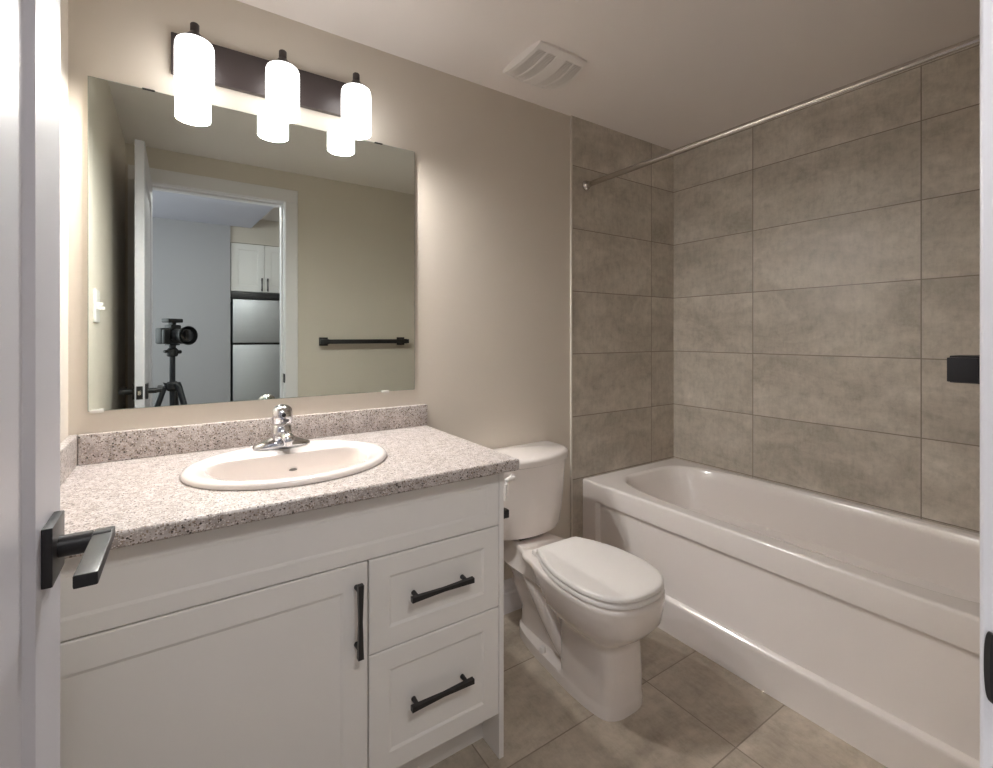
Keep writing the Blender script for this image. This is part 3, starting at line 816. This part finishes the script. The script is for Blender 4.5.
# ------------------------------------------------------------------ the photographer's tripod and camera (seen in the mirror)
FWD = Vector((math.sin(YAW), math.cos(YAW), 0)); RGT = Vector((math.cos(YAW), -math.sin(YAW), 0)); UP = Vector((0, 0, 1))
P0 = Vector((0, 0, CAM_Z)) - FWD * 0.006 + RGT * 0.058       # centre of the lens front
def loc(f, r, u): return P0 + FWD * f + RGT * r + UP * u
ROT = Matrix(((RGT.x, FWD.x, 0), (RGT.y, FWD.y, 0), (0, 0, 1))).to_4x4()
def lbox(bm, f0, f1, r0, r1, u0, u1, bev=.004):
    t = bmesh.new(); box(t, r0, r1, f0, f1, u0, u1, bev); merge(bm, t, Matrix.Translation(P0) @ ROT)
def llathe(bm, prof, r, u, n=32):
    t = bmesh.new(); lathe(t, prof, (r, 0, u), 'y', n); merge(bm, t, Matrix.Translation(P0) @ ROT)
dc = thing('dslr_camera', 'black camera with wireless trigger on a tripod in the doorway, seen in the mirror', 'camera', tuple(loc(-.14, 0, -.05)))
bm = bmesh.new()
lbox(bm, -.185, -.125, -.082, .074, -.052, .046, .010); lbox(bm, -.180, -.112, -.032, .032, .030, .066, .010); lbox(bm, -.125, -.098, -.082, -.045, -.052, .038, .010)
obj('body', bm, M['camera'], dc, ang=40)
bm = bmesh.new(); llathe(bm, [(.034, -.128), (.036, -.11), (.040, -.108), (.040, -.075), (.038, -.072), (.040, -.03), (.040, -.012)], 0, 0); ln = obj('lens', bm, M['camera'], dc)
bm = bmesh.new(); llathe(bm, [(.041, -.06), (.052, -.025), (.058, -.001), (.055, -.001), (.043, -.03), (.038, -.03)], 0, 0); obj('lens_hood', bm, M['camera'], ln)
bm = bmesh.new(); llathe(bm, [(.036, -.0115), (.025, -.008), (.010, -.006)], 0, 0); obj('front_glass', bm, M['glass'], ln)
bm = bmesh.new(); lbox(bm, -.170, -.130, -.012, .012, .066, .082, .002); lbox(bm, -.185, -.115, -.045, .045, .080, .104, .006); obj('wireless_trigger', bm, M['camera'], dc, ang=30)
bm = bmesh.new()
q = [loc(-.15, .070, .030), loc(-.15, .098, .026), loc(-.15, .098, -.040), loc(-.15, .070, -.044)]
tube(bm, q, .005, 10); obj('l_bracket', bm, M['camera'], dc)
tr = thing('tripod', 'dark grey tripod with ball head standing in the doorway, seen in the mirror', 'tripod', tuple(loc(-.15, 0, -CAM_Z)))
HU = -.048
bm = bmesh.new(); lbox(bm, -.175, -.125, -.030, .030, HU - .013, HU - .0045, .002)
tube(bm, [loc(-.15, 0, HU - .013), loc(-.15, 0, HU - .030)], [.020, .018], 24); obj('clamp', bm, M['carbon'], tr, ang=30)
bm = bmesh.new(); tube(bm, [loc(-.15, 0, HU - .030), loc(-.15, 0, HU - .040), loc(-.15, 0, HU - .075), loc(-.15, 0, HU - .082)], [.022, .030, .030, .024], 28)
tube(bm, [loc(-.15, .03, HU - .055), loc(-.15, .052, HU - .055)], .011, 16); tube(bm, [loc(-.15, -.03, HU - .05), loc(-.15, -.05, HU - .05)], .009, 16); obj('ball_head', bm, M['camera'], tr)
bm = bmesh.new(); tube(bm, [loc(-.15, 0, HU - .082), loc(-.15, 0, HU - .26), loc(-.15, 0, HU - .42)], [.016, .016, .014], 20); obj('centre_column', bm, M['carbon'], tr)
HZ = HU - .25
bm = bmesh.new(); tube(bm, [loc(-.15, 0, HZ + .012), loc(-.15, 0, HZ), loc(-.15, 0, HZ - .03), loc(-.15, 0, HZ - .045)], [.024, .036, .036, .024], 24); obj('spider', bm, M['camera'], tr)
for a in (15, 135, 255):
    d = FWD * math.cos(math.radians(a)) + RGT * math.sin(math.radians(a))
    top = loc(-.15, 0, HZ - .02) + d * .045; foot = loc(-.15, 0, 0) + d * .33; foot.z = 0.012
    top = Vector(top); m1 = top.lerp(foot, .38); m2 = top.lerp(foot, .70)
    bm = bmesh.new()
    tube(bm, [top + UP * .022 - d * .012, top, m1], [.020, .0175, .0165], 16); tube(bm, [m1, m1.lerp(foot, .06)], .0185, 16); tube(bm, [m1, m2], .0130, 16); tube(bm, [m2, m2.lerp(foot, .09)], .0150, 16); tube(bm, [m2, foot], .0100, 16)
    lg = obj('leg', bm, M['carbon'], tr)
    bm = bmesh.new(); tube(bm, [foot + (m2 - foot).normalized() * .03, foot, foot - UP * .012], [.012, .014, .010], 14); obj('rubber_foot', bm, M['black'], lg)
